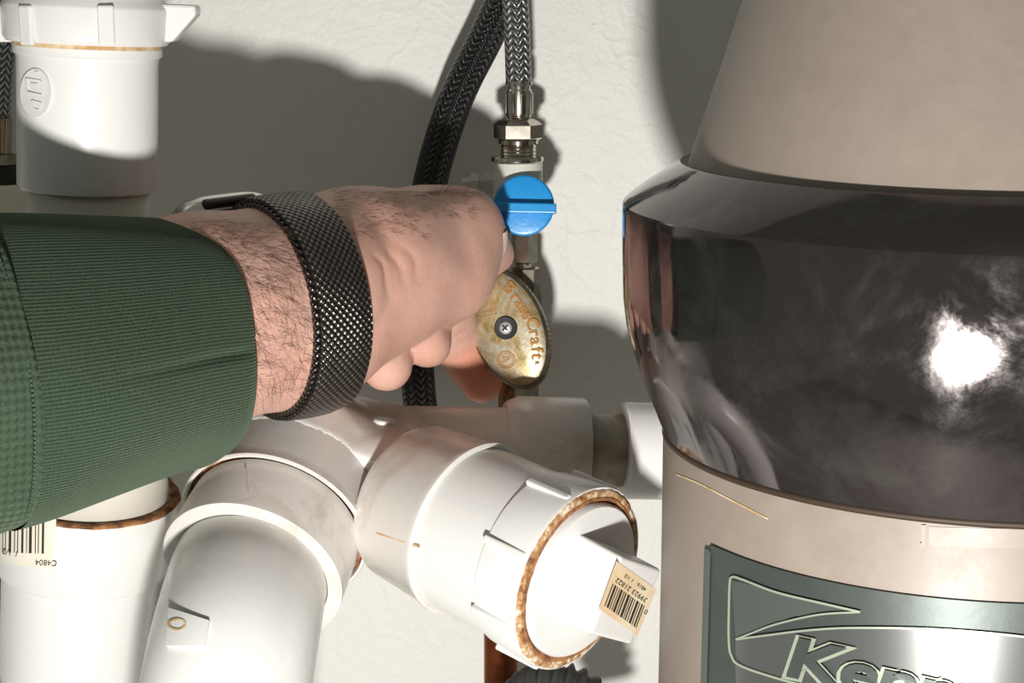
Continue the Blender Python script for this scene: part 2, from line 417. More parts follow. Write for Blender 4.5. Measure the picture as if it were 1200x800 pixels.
# ------------------------------------------------------------------ left drain pipe
def vlathe(name, px, Y, prof, mat, parent, seg=64, sharp=35, rmod=None, rot=0):
    """prof of (py, rpx): vertical turned part seen at pixel column px, radii in pixels at that height."""
    sc = lambda py: np.linalg.norm((at(px, py, Y)-O))*math.cos(math.atan2(math.hypot(px-600, py-400), F))/F
    b = at(px, 0, Y); ax = unit(at(px, 800, Y)-b); pr = [((at(px, py, Y)-b)@ax, r*sc(py)) for py, r in prof]
    V, Fc = lathe(pr, b, ax, seg, (math.sin(rot), math.cos(rot), 0), rmod)
    return mesh(name, V, Fc, mat, parent, True, None, sharp)
YP = 0.485
dp = thing('drain_pipe', 'white plastic drain pipe at the left edge, slip nut on top, behind the sleeve', 'pipe', at(103, 250, YP))
nut = vlathe('slip_nut', 102, YP, [(-60, 60), (-60, 86), (-8, 88), (0, 92), (6, 97), (9, 98), (45, 96), (50, 92), (51, 70)], M['pvc_clean'], dp)
for sx in (-1, 1):                                     # wings of the nut
    P = [at(102+sx*x, y, YP) for x, y in ((80, 4), (130, 6), (131, 17), (103, 49), (80, 49))]
    V = [p+np.array([0, t, 0]) for t in (-0.004, 0.004) for p in P]; n = 5
    Fc = [tuple(range(n)), tuple(range(2*n-1, n-1, -1))]+[(i, i+n, (i+1) % n+n, (i+1) % n) for i in range(n)]
    bevel(mesh('wing', V, Fc, M['pvc_clean'], nut, False), 0.0008)
for ang in (-0.50, 0.45):                               # grip ribs on the nut
    c = at(102, 28, YP); r = 97.5*0.480/F; dv = np.array([math.sin(ang), -math.cos(ang), 0]); tv = np.array([math.cos(ang), math.sin(ang), 0])
    bevel(mesh('grip_rib', *box(c+dv*r, tv*0.0022, dv*0.0008, np.array([0, 0, 0.0052])), M['pvc_clean'], nut, False), 0.0006)
vlathe('stain_ring', 103, YP, [(49, 70), (50, 85), (55, 86), (56, 70)], M['stain'], dp)
sk = vlathe('socket', 103, YP, [(54, 70), (55, 86), (63, 86), (66, 82), (72, 81.5), (216, 80.5), (221, 78), (222, 60)], M['pvc_clean'], dp)
pA = at(104, 212, YP); pB = W(101, 540, 0.526); V, Fc, uv = tube([pA, pA+(pB-pA)*0.5, pB], [0.01685, 0.0175, 0.0185], 56); mesh('pipe', V, Fc, M['pvc_cream'], dp)
# embossed oval emblem on the socket
cS = at(103, 108, YP); rS = 81.2*(w_ := (cS-O)@FW)/F; V = []; Fc = []; mb = MB(); aS = unit(at(103, 800, YP)-cS)
def ray_cyl(px, py, A, ax, r):
    v = unit(ray(px, py)); w = O-A; dv = v-ax*np.dot(v, ax); dw = w-ax*np.dot(w, ax)
    a = dv@dv; b = 2*dv@dw; c = dw@dw-r*r; t = (-b-math.sqrt(max(b*b-4*a*c, 0)))/(2*a); return O+v*t
def on_socket(px, py, lift=0): return ray_cyl(px, py, cS, aS, rS+lift)
ring = [(41+19*math.cos(t)*k, 109+30*math.sin(t)*k) for k in (1, 0.94, 0.88) for t in np.linspace(0, 2*PI, 40, endpoint=False)]
V = [on_socket(x, y, (0.0001, 0.0007, 0.0006)[i//40]) for i, (x, y) in enumerate(ring)]
V.append(on_socket(41, 109, 0.0005))
Fc = [(r*40+k, r*40+(k+1) % 40, (r+1)*40+(k+1) % 40, (r+1)*40+k) for r in (0, 1) for k in range(40)]+[(80+k, 80+(k+1) % 40, 120) for k in range(40)]
mb.add(V, Fc)
def seg_on(surf, a, b, w, lift):
    a = np.array(a, float); b = np.array(b, float); d = unit(b-a); nn = np.array([-d[1], d[0]])*w/2; n = 5; V = []; Fc = []
    for k in range(n+1):
        p = a+(b-a)*k/n
        V += [surf(*(p+nn), lift), surf(*(p-nn), lift)]
    Fc = [(2*k, 2*k+1, 2*k+3, 2*k+2) for k in range(n)]; return V, Fc
for a, b in (((30, 92), (48, 95)), ((48, 95), (50, 112)), ((50, 112), (31, 108)), ((31, 108), (30, 92)), ((36, 98), (44, 99)), ((37, 118), (48, 121)), ((48, 121), (46, 130)), ((37, 118), (38, 127)), ((38, 127), (46, 130)), ((40, 84), (45, 85))):
    mb.add(*seg_on(on_socket, a, b, 2.2, 0.00095))
mesh('emblem', mb.V, mb.F, M['pvc_clean'], sk, True, None, 40)

# lower coupling of the same pipe, leaning slightly away towards the bottom
LA = W(101, 580, 0.522); LB = W(86, 800, 0.540); la = unit(LB-LA)
def along(py): return (py-580)/220*np.linalg.norm(LB-LA)
cpl = mesh('coupling', *lathe([(along(574), 0.0230), (along(574), 0.0272), (along(578), 0.0278), (along(600), 0.0278), (along(655), 0.0262), (along(660), 0.0256), (along(661), 0.0235)], LA, la, 72), M['pvc_clean'], dp, True, None, 35)
mesh('sealant_ring', *lathe([(along(574), 0.0250), (along(572.5), 0.0264), (along(573.5), 0.0277), (along(576), 0.0280), (along(577), 0.0270)], LA, la, 90, rmod=lambda t, s: 1+0.006*math.sin(9*t)+0.005*math.sin(23*t+1)), M['rust_dark'], cpl)
mesh('pipe', *lathe([(along(470), 0.0197), (along(585), 0.0252)], LA, la, 64), M['pvc_cream'], dp)
mesh('lower_pipe', *lathe([(along(640), 0.0238), (along(790), 0.0224), (along(794), 0.0215), (along(796), 0.0197), (along(1100), 0.0192)], LA, la, 64), M['pvc_clean'], dp, True, None, 35)
mesh('stain_ring', *lathe([(along(788), 0.0220), (along(792), 0.0236), (along(806), 0.0238), (along(812), 0.0215)], LA, la, 64), M['stain'], dp)
def on_coupling(px, py, lift=0):
    R = 0.0270
    for _ in range(4):
        p = ray_cyl(px, py, LA, la, R+lift); sa = (p-LA)@la; R = 0.0279-0.0016*(sa-along(600))/(along(655)-along(600))
    return p
def patch(surf, quad, nu, nv, lift):
    q = [np.array(p, float) for p in quad]; V = []
    for j in range(nv+1):
        for i in range(nu+1):
            s, t = i/nu, j/nv; p = (q[0]*(1-s)+q[1]*s)*(1-t)+(q[3]*(1-s)+q[2]*s)*t; V.append(surf(p[0], p[1], lift))
    return V, [(j*(nu+1)+i, (j+1)*(nu+1)+i, (j+1)*(nu+1)+i+1, j*(nu+1)+i+1) for j in range(nv) for i in range(nu)]
st = mesh('sticker', *patch(on_coupling, [(-30, 602), (66, 608), (62, 667), (-32, 655)], 14, 8, 0.0002), M['pale_paper'], cpl)
mb = MB(); x = -22.0
for w, g in ((1.2, 2), (3, 2), (2, 2), (1.2, 2), (2.4, 2.2), (1, 1.6), (1, 2.4), (3, 2), (1.2, 1.8), (1.2, 2.6), (2.6, 2), (1, 1.6), (3.4, 2.2), (1.2, 1.6), (1.2, 2.4), (2.8, 2)):
    mb.add(*patch(on_coupling, [(x, 606), (x+w, 606), (x+w-0.6, 647+x*0.03), (x-0.6, 647+x*0.03)], 1, 4, 0.0004)); x += (w+g)*1.25
for s, cx, cy, h, a in (('C4804', 54, 659, 9.5, PI), ('1 1/2', 12, 647, 9.5, PI+0.15)):
    mb.add(*put_text(s, cx, cy, h, a+0.06, lambda px, py: on_coupling(px, py, 0.0004), np.zeros(3), 0, mirror=False))
mesh('barcode', mb.V, mb.F, M['print'], cpl, False)

# ------------------------------------------------------------------ small plumbing at the far left edge
t = thing('braided_supply_hose', 'steel braided hose with nut at the far left edge behind the white drain pipe', 'hose', at(2, 180, 0.565))
V, Fc, uv = tube(smooth_path([at(9, -60, 0.57), at(6, 20, 0.57), at(-1, 90, 0.57), at(-4, 142, 0.57)], 10), 0.0042, 24); mesh('braided_tube', V, Fc, M['steel_braid'], t, uv=uv)
vlathe('ferrule', -6, 0.57, [(136, 17), (138, 20), (178, 19), (181, 15)], M['nickel'], t)
vlathe('nut', -2, 0.57, [(179, 18), (181, 25), (191, 25), (193, 20)], M['old_nickel'], t, 6, 20)
vlathe('washer', -2, 0.57, [(191, 20), (194, 25), (212, 25), (216, 20)], M['black_rubber'], t)
o = vlathe('pipe_stub', -2, 0.57, [(214, 30), (220, 33), (258, 33), (600, 30)], M['pvc_cream'], None); tag(o, 'cream pipe stub under the hose nut at the far left edge above the sleeve', 'pipe')
V, Fc, uv = tube([at(-7, 560, 0.575), at(-7, 900, 0.575)], 0.0026, 20); tag(mesh('copper_pipe', V, Fc, M['copper']), 'thin reddish copper pipe sliver at the left edge beside the barcoded coupling', 'pipe')

# ------------------------------------------------------------------ wye drain fitting
RD = unit(d2w(np.array([0.745, 0.273, -0.609])))       # cleanout branch, towards the viewer and right
LD = unit(d2w(np.array([-0.224, 0.60, -0.77])))       # elbow branch, towards the viewer and down
CR = W(678, 678, 0.473); CL = W(295, 672, 0.491)
wye = thing('drain_fitting', 'white plastic wye drain fitting with large left elbow and capped cleanout under the hand', 'pipe', W(420, 540, 0.55))
hub1f = CL-LD*0.0193; hub1b = hub1f-LD*0.024
hubAf = CR-RD*0.0400; hubAb = CR-RD*0.0640
def w2c(w): w = np.asarray(w)-O; return np.array([w@RT, -(w@UP), w@FW])
cJ = cc(392, 538, 0.541); c1 = w2c(hub1b); cA = w2c(hubAb); cRun = cc(600, 529, 0.532)
cLD = w2c(O+LD); cRD = w2c(O+RD)
def f_wye(P):
    d = cap(P, cJ, c1, 0.0200, 0.0262); d = smin(d, cap(P, c1, c1+cLD*0.006, 0.0265, 0.0275), 0.004)
    e = cap(P, cJ+np.array([0.006, 0, 0]), cA-cRD*0.010, 0.0190, 0.0188); d = smin(d, e, 0.004)
    g = cap(P, cJ+np.array([-0.004, 0.0, 0.003]), cRun, 0.0172, 0.0136); d = smin(d, g, 0.005)
    # stop inside the two hubs
    d = smax(d, (P-(c1+cLD*0.008).astype(np.float32))@cLD.astype(np.float32), 0.001)
    return d
V, Fc = nets(f_wye, c1-np.array([0.036, 0.034, 0.045]), np.array([0.012, 0.085, 0.60]), 0.00115)
body = mesh('wye_body', c2w(V), Fc, M['pvc'], wye)
# hub of elbow branch, then elbow socket, then down pipe
mesh('elbow_hub', *lathe([(-0.006, 0.0200), (-0.004, 0.0262), (0.003, 0.0274), (0.020, 0.0276), (0.0225, 0.0282), (0.0240, 0.0285), (0.0246, 0.0281), (0.0245, 0.0274), (0.0238, 0.0271), (0.0190, 0.0269)], hub1b, LD, 96), M['pvc'], wye, True, None, 35)
mesh('grime_ring', *lathe([(0.0200, 0.0272), (0.0222, 0.0270), (0.0226, 0.0264), (0.0224, 0.0258), (0.0215, 0.0250)], hub1b, LD, 96, rmod=lambda t, s: 1+0.002*math.sin(31*t)), M['rust_dark'], wye)
elb = mesh('elbow_socket', *lathe([(-0.0200, 0.0225), (-0.0198, 0.0259), (-0.0010, 0.0267), (-0.0002, 0.0267), (0.0, 0.0263), (0.0, 0.0226), (-0.004, 0.0222)], CL, LD, 96), M['pvc'], wye, True, None, 35)
path = smooth_path([CL-LD*0.010, CL+LD*0.002, W(282, 718, 0.4730), W(270, 775, 0.4590), W(258, 850, 0.4520), W(248, 960, 0.450), W(241, 1150, 0.460)], 10)
V, Fc, uv = tube(path, [0.0224]*len(path), 80); dpipe = mesh('down_pipe', V, Fc, M['pvc_clean'], wye)
bvd = BVHTree.FromPolygons([tuple(map(float, v)) for v in V], Fc)
def cast(bv, px, py):
    v = unit(ray(px, py)); h = bv.ray_cast(Vector(O), Vector(v)); return (np.array(h[0]), np.array(h[1])) if h[0] else (None, None)
# raised tab with an oval mark on the down pipe
def tab(bv, q, lift, parent, mat, name='tab'):
    P = []; 
    for px, py in q:
        p, n = cast(bv, px, py); P.append((p, n if n@ray(px, py) < 0 else -n))
    V = [p-n*0.001 for p, n in P]+[p+n*lift for p, n in P]; k = len(P)
    o = mesh(name, V, [tuple(range(k))[::-1], tuple(range(k, 2*k))]+[(i, (i+1) % k, (i+1) % k+k, i+k) for i in range(k)], mat, parent, False); return o
def raised(bv, quad, lift, n=8):
    q = [np.array(p, float) for p in quad]; V = []; B = []
    for jj in range(n+1):
        for ii in range(n+1):
            a_s, t = ii/n, jj/n; pp = (q[0]*(1-a_s)+q[1]*a_s)*(1-t)+(q[3]*(1-a_s)+q[2]*a_s)*t; p, nn = cast(bv, *pp); nn = nn if nn@(O-p) > 0 else -nn
            V.append(p+nn*lift); B.append(p-nn*0.0006)
    m = n+1; Fc = [(j_*m+i_, (j_+1)*m+i_, (j_+1)*m+i_+1, j_*m+i_+1) for j_ in range(n) for i_ in range(n)]; K = len(V)
    loop = [i_ for i_ in range(n)]+[j_*m+n for j_ in range(n)]+[n*m+n-i_ for i_ in range(n)]+[(n-j_)*m for j_ in range(n)]
    Fc += [(loop[k], loop[(k+1) % len(loop)], loop[(k+1) % len(loop)]+K, loop[k]+K) for k in range(len(loop))]
    return V+B, Fc
mesh('tab', *raised(bvd, [(201, 714), (246, 729), (241, 758), (197, 758)], 0.0011), M['pvc_clean'], dpipe, True, None, 30)
ringv = []; 
for k in range(28):
    a = 2*PI*k/28
    for r in (1, 0.72):
        p, n = cast(bvd, 211+10.5*r*math.cos(a), 734+7*r*math.sin(a)); n = n if n@ray(211, 734) < 0 else -n; ringv.append(p+n*0.0014)
mesh('oval_mark', ringv, [(2*k, 2*k+1, (2*k+3) % 56, (2*k+2) % 56) for k in range(28)], M['stain'], dpipe, False)
# cleanout branch
hA = mesh('cleanout_hub', *lathe([(-0.0660, 0.0180), (-0.0652, 0.0228), (-0.063, 0.0238), (-0.0425, 0.0253), (-0.0408, 0.0261), (-0.0397, 0.0261), (-0.0393, 0.0252), (-0.0400, 0.0235)], CR, RD, 96), M['pvc'], wye, True, None, 35)
mesh('cleanout_adapter', *lathe([(-0.0400, 0.0240), (-0.0396, 0.0245), (-0.0160, 0.0248), (-0.0152, 0.0256), (-0.0010, 0.0267), (0.0, 0.0264), (0.0, 0.0240), (-0.004, 0.0236)], CR, RD, 96), M['pvc_clean'], wye, True, None, 30)
ada = wye.children[-1]
a_, u_, v_ = basis(RD)
toCam = unit(O-CR); 
for k in range(8):                                       # lugs round the adapter
    t = 2*PI*k/8+0.30; rd = u_*math.cos(t)+v_*math.sin(t); tg = np.cross(RD, rd)
    bevel(mesh('lug', *box(CR-RD*0.0082+rd*0.0263, RD*0.0074, rd*0.0009, tg*0.0010), M['pvc_clean'], ada, False), 0.0005)
mesh('sealant_ring', *lathe([(-0.002, 0.0222), (0.0003, 0.0232), (0.0007, 0.0242), (0.0007, 0.0252), (0.0001, 0.0260), (-0.001, 0.0260)], CR, RD, 160,
     rmod=lambda t, s: 1+0.005*math.sin(7*t+1)+0.004*math.sin(17*t)+0.004*math.sin(41*t+2)), M['rust'], ada)
mesh('rust_ring', *lathe([(-0.0004, 0.0222), (0.0007, 0.0228), (0.0010, 0.0234), (0.0009, 0.0238), (0.0002, 0.0240)], CR, RD, 160,
     rmod=lambda t, s: 1+0.006*math.sin(5*t+2)+0.006*math.sin(13*t)+0.004*math.sin(37*t+2)), M['rust_dark'], ada)
plug = mesh('cleanout_plug', *lathe([(-0.006, 0.0220), (0.0016, 0.0222), (0.0024, 0.0216), (0.0026, 0.0)], CR, RD, 96), M['pvc_clean'], wye, True, None, 40)
e1 = unit(d2w(np.array([-0.44, 0.90, 0]))); e1 = unit(e1-RD*np.dot(e1, RD)); e2 = unit(np.cross(RD, e1)); e2 = e2 if e2@FW > 0 else -e2
hs = 0.0118
def frus(c, l0, l1, a0, a1):
    V = [c+RD*l+s1*e1*a+s2*e2*a for l, a in ((l0, a0), (l1, a1)) for s1, s2 in ((-1, -1), (1, -1), (1, 1), (-1, 1))]
    return V, [(0, 1, 2, 3), (7, 6, 5, 4)]+[(i, i+4, (i+1) % 4+4, (i+1) % 4) for i in range(4)]
sqh = bevel(mesh('square_head', *frus(CR, 0.0015, 0.0168, hs, hs*0.93), M['pvc_clean'], plug, False), 0.0010, 3)
pe = CR+RD*0.0168
spl = onplane(pe, RD); surf_l = lambda px, py, lift=0: spl(px, py)+RD*lift
stk = mesh('sticker', *patch(surf_l, [(722, 657), (769, 690), (746, 745), (701, 713)], 2, 2, 0.00015), M['paper'], plug, False)
def lab(s, t):                                           # sticker space: s along (722,657)->(769,690), t towards (701,713)
    p0, p1, p2 = np.array([722, 657.]), np.array([769, 690.]), np.array([701, 713.]); return p0+(p1-p0)*s+(p2-p0)*t
mb = MB(); s = 0.08
for w, g in ((.022, .03), (.045, .02), (.02, .03), (.02, .02), (.05, .025), (.02, .02), (.03, .03), (.055, .02), (.02, .02), (.03, .025), (.02, .03), (.05, .02), (.02, .03), (.035, .02), (.02, .02)):
    q = [lab(s, 0.42), lab(s+w, 0.42), lab(s+w, 0.88), lab(s, 0.88)]; mb.add(*patch(surf_l, q, 1, 1, 0.0003)); s += w+g
an = math.atan2(33, 47)+PI
for tx, ss, tt, h in (('39923 21822', 0.50, 0.31, 8.4), ('4816   1 1/2', 0.52, 0.14, 6.2), ('0', 0.95, 0.5, 8)):
    p = lab(ss, tt); mb.add(*put_text(tx, p[0], p[1], h, an, lambda a, b: surf_l(a, b, 0.0003), np.zeros(3), 0))
mesh('barcode', mb.V, mb.F, M['print'], plug, False)
def seam(A, ax, pxs, r0, r1, name, mat, parent, w=0.0005):
    (xa, ya), (xb, yb) = pxs; V = []; n = 10; up_ = None
    for k in range(n+1):
        p = ray_cyl(xa+(xb-xa)*k/n, ya+(yb-ya)*k/n, A, ax, r0+(r1-r0)*k/n+0.0002); q = p-A; rad = unit(q-ax*(q@ax)); tg = np.cross(ax, rad)
        V += [p-tg*w-rad*0.0006, p-tg*w*0.5+rad*0.0002, p+tg*w*0.5+rad*0.0002, p+tg*w-rad*0.0006]
    mesh(name, V, [(4*k+a, 4*k+a+1, 4*k+a+5, 4*k+a+4) for k in range(n) for a in range(3)], mat, parent)
seam(CR, RD, ((441, 624), (491, 641)), 0.0242, 0.0253, 'mould_seam', M['stain'], hA)
seam(CL, LD, ((287, 548), (290, 576)), 0.0264, 0.0267, 'mould_seam', M['pvc'], elb)
# horizontal run behind, collar, dirty nipple and coupling
rA = W(560, 524, 0.531); rB = W(800, 529, 0.540); rx = unit(rB-rA)
def rs(px): return (px-560)/240*np.linalg.norm(rB-rA)
mesh('collar', *lathe([(rs(590), 0.0139), (rs(594), 0.0148), (rs(606), 0.0161), (rs(680), 0.0161), (rs(683), 0.0156), (rs(683), 0.0110)], rA, rx, 64), M['pvc'], wye, True, None, 35)
mesh('nipple', *lathe([(rs(675), 0.0113), (rs(735), 0.0113)], rA, rx, 48), M['pvc_old'], wye)
mesh('coupling', *lathe([(rs(727), 0.0110), (rs(727), 0.0147), (rs(729), 0.0151), (rs(776), 0.0151), (rs(778), 0.0144), (rs(778), 0.0128), (rs(850), 0.0128)], rA, rx, 64), M['pvc_clean'], wye, True, None, 35)
# round gate nub on the body, seam ridge
bvb = BVHTree.FromPolygons([tuple(map(float, v)) for v in c2w(nets(f_wye, c1-np.array([0.036, 0.034, 0.045]), np.array([0.012, 0.085, 0.60]), 0.003)[0])], [tuple(map(int, f)) for f in nets(f_wye, c1-np.array([0.036, 0.034, 0.045]), np.array([0.012, 0.085, 0.60]), 0.003)[1]])
p, n = cast(bvb, 450, 494)
if p is not None:
    n = n if n@(O-p) > 0 else -n; n = unit(n+0.6*UP)
    mesh('gate_nub', *lathe([(-0.003, 0.0033), (0.0004, 0.0033), (0.0008, 0.0029), (0.0008, 0.0)], p, n, 32), M['pvc_clean'], body, True, None, 40)

# ------------------------------------------------------------------ corrugated hose and copper pipe under the fitting
V, Fc, uv = tube([at(587, 700, 0.560), at(587, 1100, 0.560)], 0.0058, 32); tag(mesh('copper_pipe', V, Fc, M['copper']), 'reddish copper pipe rising below the cleanout cap in front of the wall', 'pipe')
pth = smooth_path([W(606, 900, 0.550), W(606, 850, 0.545), W(622, 818, 0.540), W(652, 808, 0.535), W(690, 830, 0.535), W(705, 900, 0.540)], 30)
rr = [0.0082+0.0010*math.cos(2*PI*i/7.0) for i in range(len(pth))]
V, Fc, uv = tube(pth, rr, 28); tag(mesh('corrugated_hose', V, Fc, M['corr']), 'dark corrugated hose loop peeping from under the cleanout cap', 'hose')

# ------------------------------------------------------------------ hoses over the valve
bh = thing('black_supply_hose', 'black braided hose curving down the wall behind the hand', 'hose', at(505, 220, 0.565))
V, Fc, uv = tube(smooth_path([at(640, -90, 0.552), at(604, -30, 0.560), at(569, 45, 0.568), at(537, 110, 0.570), at(510, 190, 0.570), at(497, 260, 0.568), at(489, 350, 0.566), at(489, 430, 0.566), at(494, 490, 0.572)], 14), 0.0057, 32)
mesh('braided_tube', V, Fc, M['black_braid'], bh, uv=uv)
sh = thing('faucet_supply_hose', 'grey steel braided hose hanging straight down onto the chrome nut above the blue knob', 'hose', at(607, 165, 0.545))
YV = 0.556
V, Fc, uv = tube(smooth_path([at(600, -90, YV), at(603, -20, YV), at(606, 40, YV), at(608, 100, YV)], 12), 0.00415, 32)
mesh('braided_tube', V, Fc, M['steel_braid'], sh, uv=uv)
fer = vlathe('ferrule', 608, YV, [(94, 12), (95, 15.5), (99, 15.8), (100, 13.5), (104, 13.5), (106, 15), (134, 15), (139, 13.5), (141, 11)], M['nickel'], sh, 48)
for k in range(6):
    a = k*PI/3+0.35; c = at(608, 121, YV); r = 15*0.55/F; dv = np.array([math.sin(a), -math.cos(a), 0]); tv = np.array([math.cos(a), math.sin(a), 0])
    bevel(mesh('crimp', *box(c+dv*(r+0.0001), tv*0.0010, dv*0.0003, np.array([0, 0, 0.0034])), M['nickel'], fer, False), 0.0004)
nt = vlathe('hex_nut', 607, YV, [(139, 18), (142, 24), (146, 28.5), (161, 28.5), (164, 25), (165, 20)], M['nickel'], sh, 6, 25)
vlathe('threaded_neck', 607, YV, [(163, 20), (164, 23.5), (168, 23.5), (169, 19.5)]+[(170+k*2, 21.5 if k % 2 else 20) for k in range(8)]+[(188, 21)], M['nickel'], sh, 48, 30)

# ------------------------------------------------------------------ white quarter-turn valve with blue knob
vt = thing('shutoff_valve', 'small white shut-off valve with a round blue knob above the brass handle', 'valve', at(607, 265, YV))
vlathe('washer', 606, YV, [(183, 20), (183, 30), (185, 31), (188, 31), (190, 29)], M['nickel'], vt)
vlathe('valve_body', 607, YV, [(189, 20), (189, 28), (191, 29), (246, 29), (262, 26), (266, 22)], M['valve_white'], vt, 64, 35)
p0 = at(584, 214, YV+0.004)
mesh('side_cap', *lathe([(0, 0.0022), (0, 0.0040), (0.0045, 0.0040), (0.0045, 0.0026), (0.0063, 0.0026), (0.0063, 0.0034), (0.0088, 0.0034), (0.0088, 0.0020), (0.0120, 0.0016)], p0, (-1, 0, 0), 6, hint=(0, 0.3, 1)), M['nylon'], vt, True, None, 25)
KD = unit(O-W(614, 240, 0.53)+np.array([-0.01, 0, 0.03])); KC = W(614, 241, 0.547)
kn = mesh('blue_knob', *lathe([(-0.005, 0.0070), (-0.0045, 0.0092), (0.0, 0.0096), (0.0015, 0.0096), (0.0022, 0.0091), (0.0024, 0.0083), (0.0024, 0)], KC, KD, 64), M['blue'], vt, True, None, 30)
hx = unit(d2w(np.array([1, 0.02, 0]))); hx = unit(hx-KD*np.dot(hx, KD)); hy = np.cross(KD, hx); hy = hy if hy@UP > 0 else -hy
def rbox(name, c, ex, ey, ez, mat, par, w, seg=3): return bevel(mesh(name, *box(c, ex, ey, ez), mat, par, False), w, seg)
rbox('lever_bar', KC+KD*0.0036-hy*0.0010+hx*0.0002, hx*0.0101, hy*0.0016, KD*0.0026, M['blue'], kn, 0.0005)
rbox('lever_wing', KC-KD*0.0002+hy*0.0003-hx*0.0085, hx*0.0032, hy*0.0010, KD*0.0016, M['blue'], kn, 0.0004)
mesh('stem', *lathe([(-0.016, 0.0062), (-0.003, 0.0062)], KC, KD, 32), M['valve_white'], vt)

# ------------------------------------------------------------------ brass stop valve with oval handle
bv_ = thing('stop_valve', 'old brass stop valve with an oval embossed handle gripped by the fingers', 'valve', at(612, 330, YV))
vlathe('compression_nut', 615, YV, [(262, 12), (264, 15.5), (306, 15.5), (309, 12)], M['nickel'], bv_, 6, 25, rot=0.24)
vlathe('valve_body', 616, YV, [(306, 13), (312, 12), (314, 17), (340, 17), (346, 19), (366, 19), (372, 16), (478, 15)], M['old_nickel'], bv_, 8, 25, rot=0.2)
vlathe('inlet_pipe', 606, YV+0.004, [(440, 20), (449, 22), (480, 22), (520, 18)], M['rust_dark'], bv_, 6, 25)
HC = W(594, 384, 0.549); HN = unit(unit(O-HC)+d2w(np.array([-0.21, -0.0, 0])))
hm = unit(d2w(np.array([30., 71, 0]))); hm = unit(hm-HN*np.dot(hm, HN)); hn = np.cross(HN, hm)
ha, hb = 0.0206, 0.0121; N = 160
prof = [(0.0, 0.0012, 0), (0.30, 0.0012, 0), (0.60, 0.0010, 0), (0.85, 0.0005, 0), (0.93, 0.0, 0), (0.97, -0.0006, 1), (1.0, -0.0012, 1), (1.0, -0.0044, 1), (0.96, -0.0050, 1), (0.80, -0.0054, 0), (0.35, -0.0058, 0), (0.30, -0.0120, 0)]
V = []; Fc = []
for k, z, ser in prof:
    for i in range(N):
        t = 2*PI*i/N; m_ = k*(1+(0.016 if (i % 2) and ser else 0))
        V.append(HC+hm*ha*math.cos(t)*m_+hn*hb*math.sin(t)*m_*(1-0.06*math.cos(t)**2)+HN*z)
for r in range(len(prof)-1):
    for i in range(N): Fc.append((r*N+i, r*N+(i+1) % N, (r+1)*N+(i+1) % N, (r+1)*N+i))
hd = mesh('oval_handle', V, Fc[:4*N]+Fc[8*N:], M['brass'], bv_, True, None, 40)
mesh('knurled_rim', V, Fc[4*N:8*N], M['dark_brass'], hd, True, None, 25)
hpl = onplane(HC+HN*0.0010, HN)
mb = MB()
import itertools
Ls = [('B', 596.6, 337.5, 44), ('r', 604, 347.5, 50), ('a', 609.3, 354.5, 55), ('s', 614.2, 362, 60), ('s', 618, 369.5, 64), ('C', 623.5, 379.5, 70), ('r', 626.5, 390, 78), ('a', 628, 399.5, 83), ('f', 629, 409.5, 88), ('t', 629.5, 417.5, 92), ('R', 629, 425.5, 95)]
for ch, x, y, a in Ls:
    sz = 20 if ch != 'R' else 7
    yo = 0
    mb.add(*put_text(ch, x, y, sz, math.radians(a), hpl, HN, 0.00005, extrude=0.00025, offset=0.016))
def ringpx(cx, cy, rx, ry, w, a0=0, n=36):
    V = []; 
    for k in range(n):
        t = 2*PI*k/n+a0
        for r in (1, 1-w): V.append(hpl(cx+rx*r*math.cos(t), cy+ry*r*math.sin(t))+HN*0.0002)
    return V, [(2*k, 2*k+1, (2*k+3) % (2*n), (2*k+2) % (2*n)) for k in range(n)]
mb.add(*ringpx(593, 421.5, 11, 11, 0.14))
mb.add(*ringpx(593, 421.5, 8.3, 8.3, 0.12))
mb.add(*put_text('SP', 593, 421.5, 10.5, 0.1, hpl, HN, 0.00005, extrude=0.0002, offset=0.012))
mb.add(*ringpx(567, 358, 18, 18, 0.10, PI/4-0.22, 4))
mb.add(*put_text('PT', 565, 353, 9, -0.25, hpl, HN, 0.00005, extrude=0.0002))
seg_h = lambda a, b, w: seg_on(lambda x, y, l: hpl(x, y)+HN*l, a, b, w, 0.0002)
for a, b in (((561, 366), (574, 345)), ((574, 345), (577, 364)), ((577, 364), (561, 366))): mb.add(*seg_h(a, b, 1.3))
mesh('lettering', mb.V, mb.F, M['brass_letter'], hd, False)
scr = mesh('screw', *lathe([(0.0005, 0.0037), (0.0018, 0.0037), (0.0020, 0.0034), (0.0019, 0.0023), (0.0019, 0)], HC, HN, 48), M['black_rubber'], hd, True, None, 30)
mesh('screw_head', *lathe([(0.0018, 0.0021), (0.0023, 0.0020), (0.0027, 0.0013), (0.0028, 0)], HC, HN, 40), M['screw_steel'], hd)
for ang in (0.4, 0.4+PI/2):
    d_ = hm*math.cos(ang)+hn*math.sin(ang); mesh('screw_slot', *box(HC+HN*0.0027, d_*0.0012, np.cross(HN, d_)*0.00028, HN*0.00022), M['print'], hd, False)

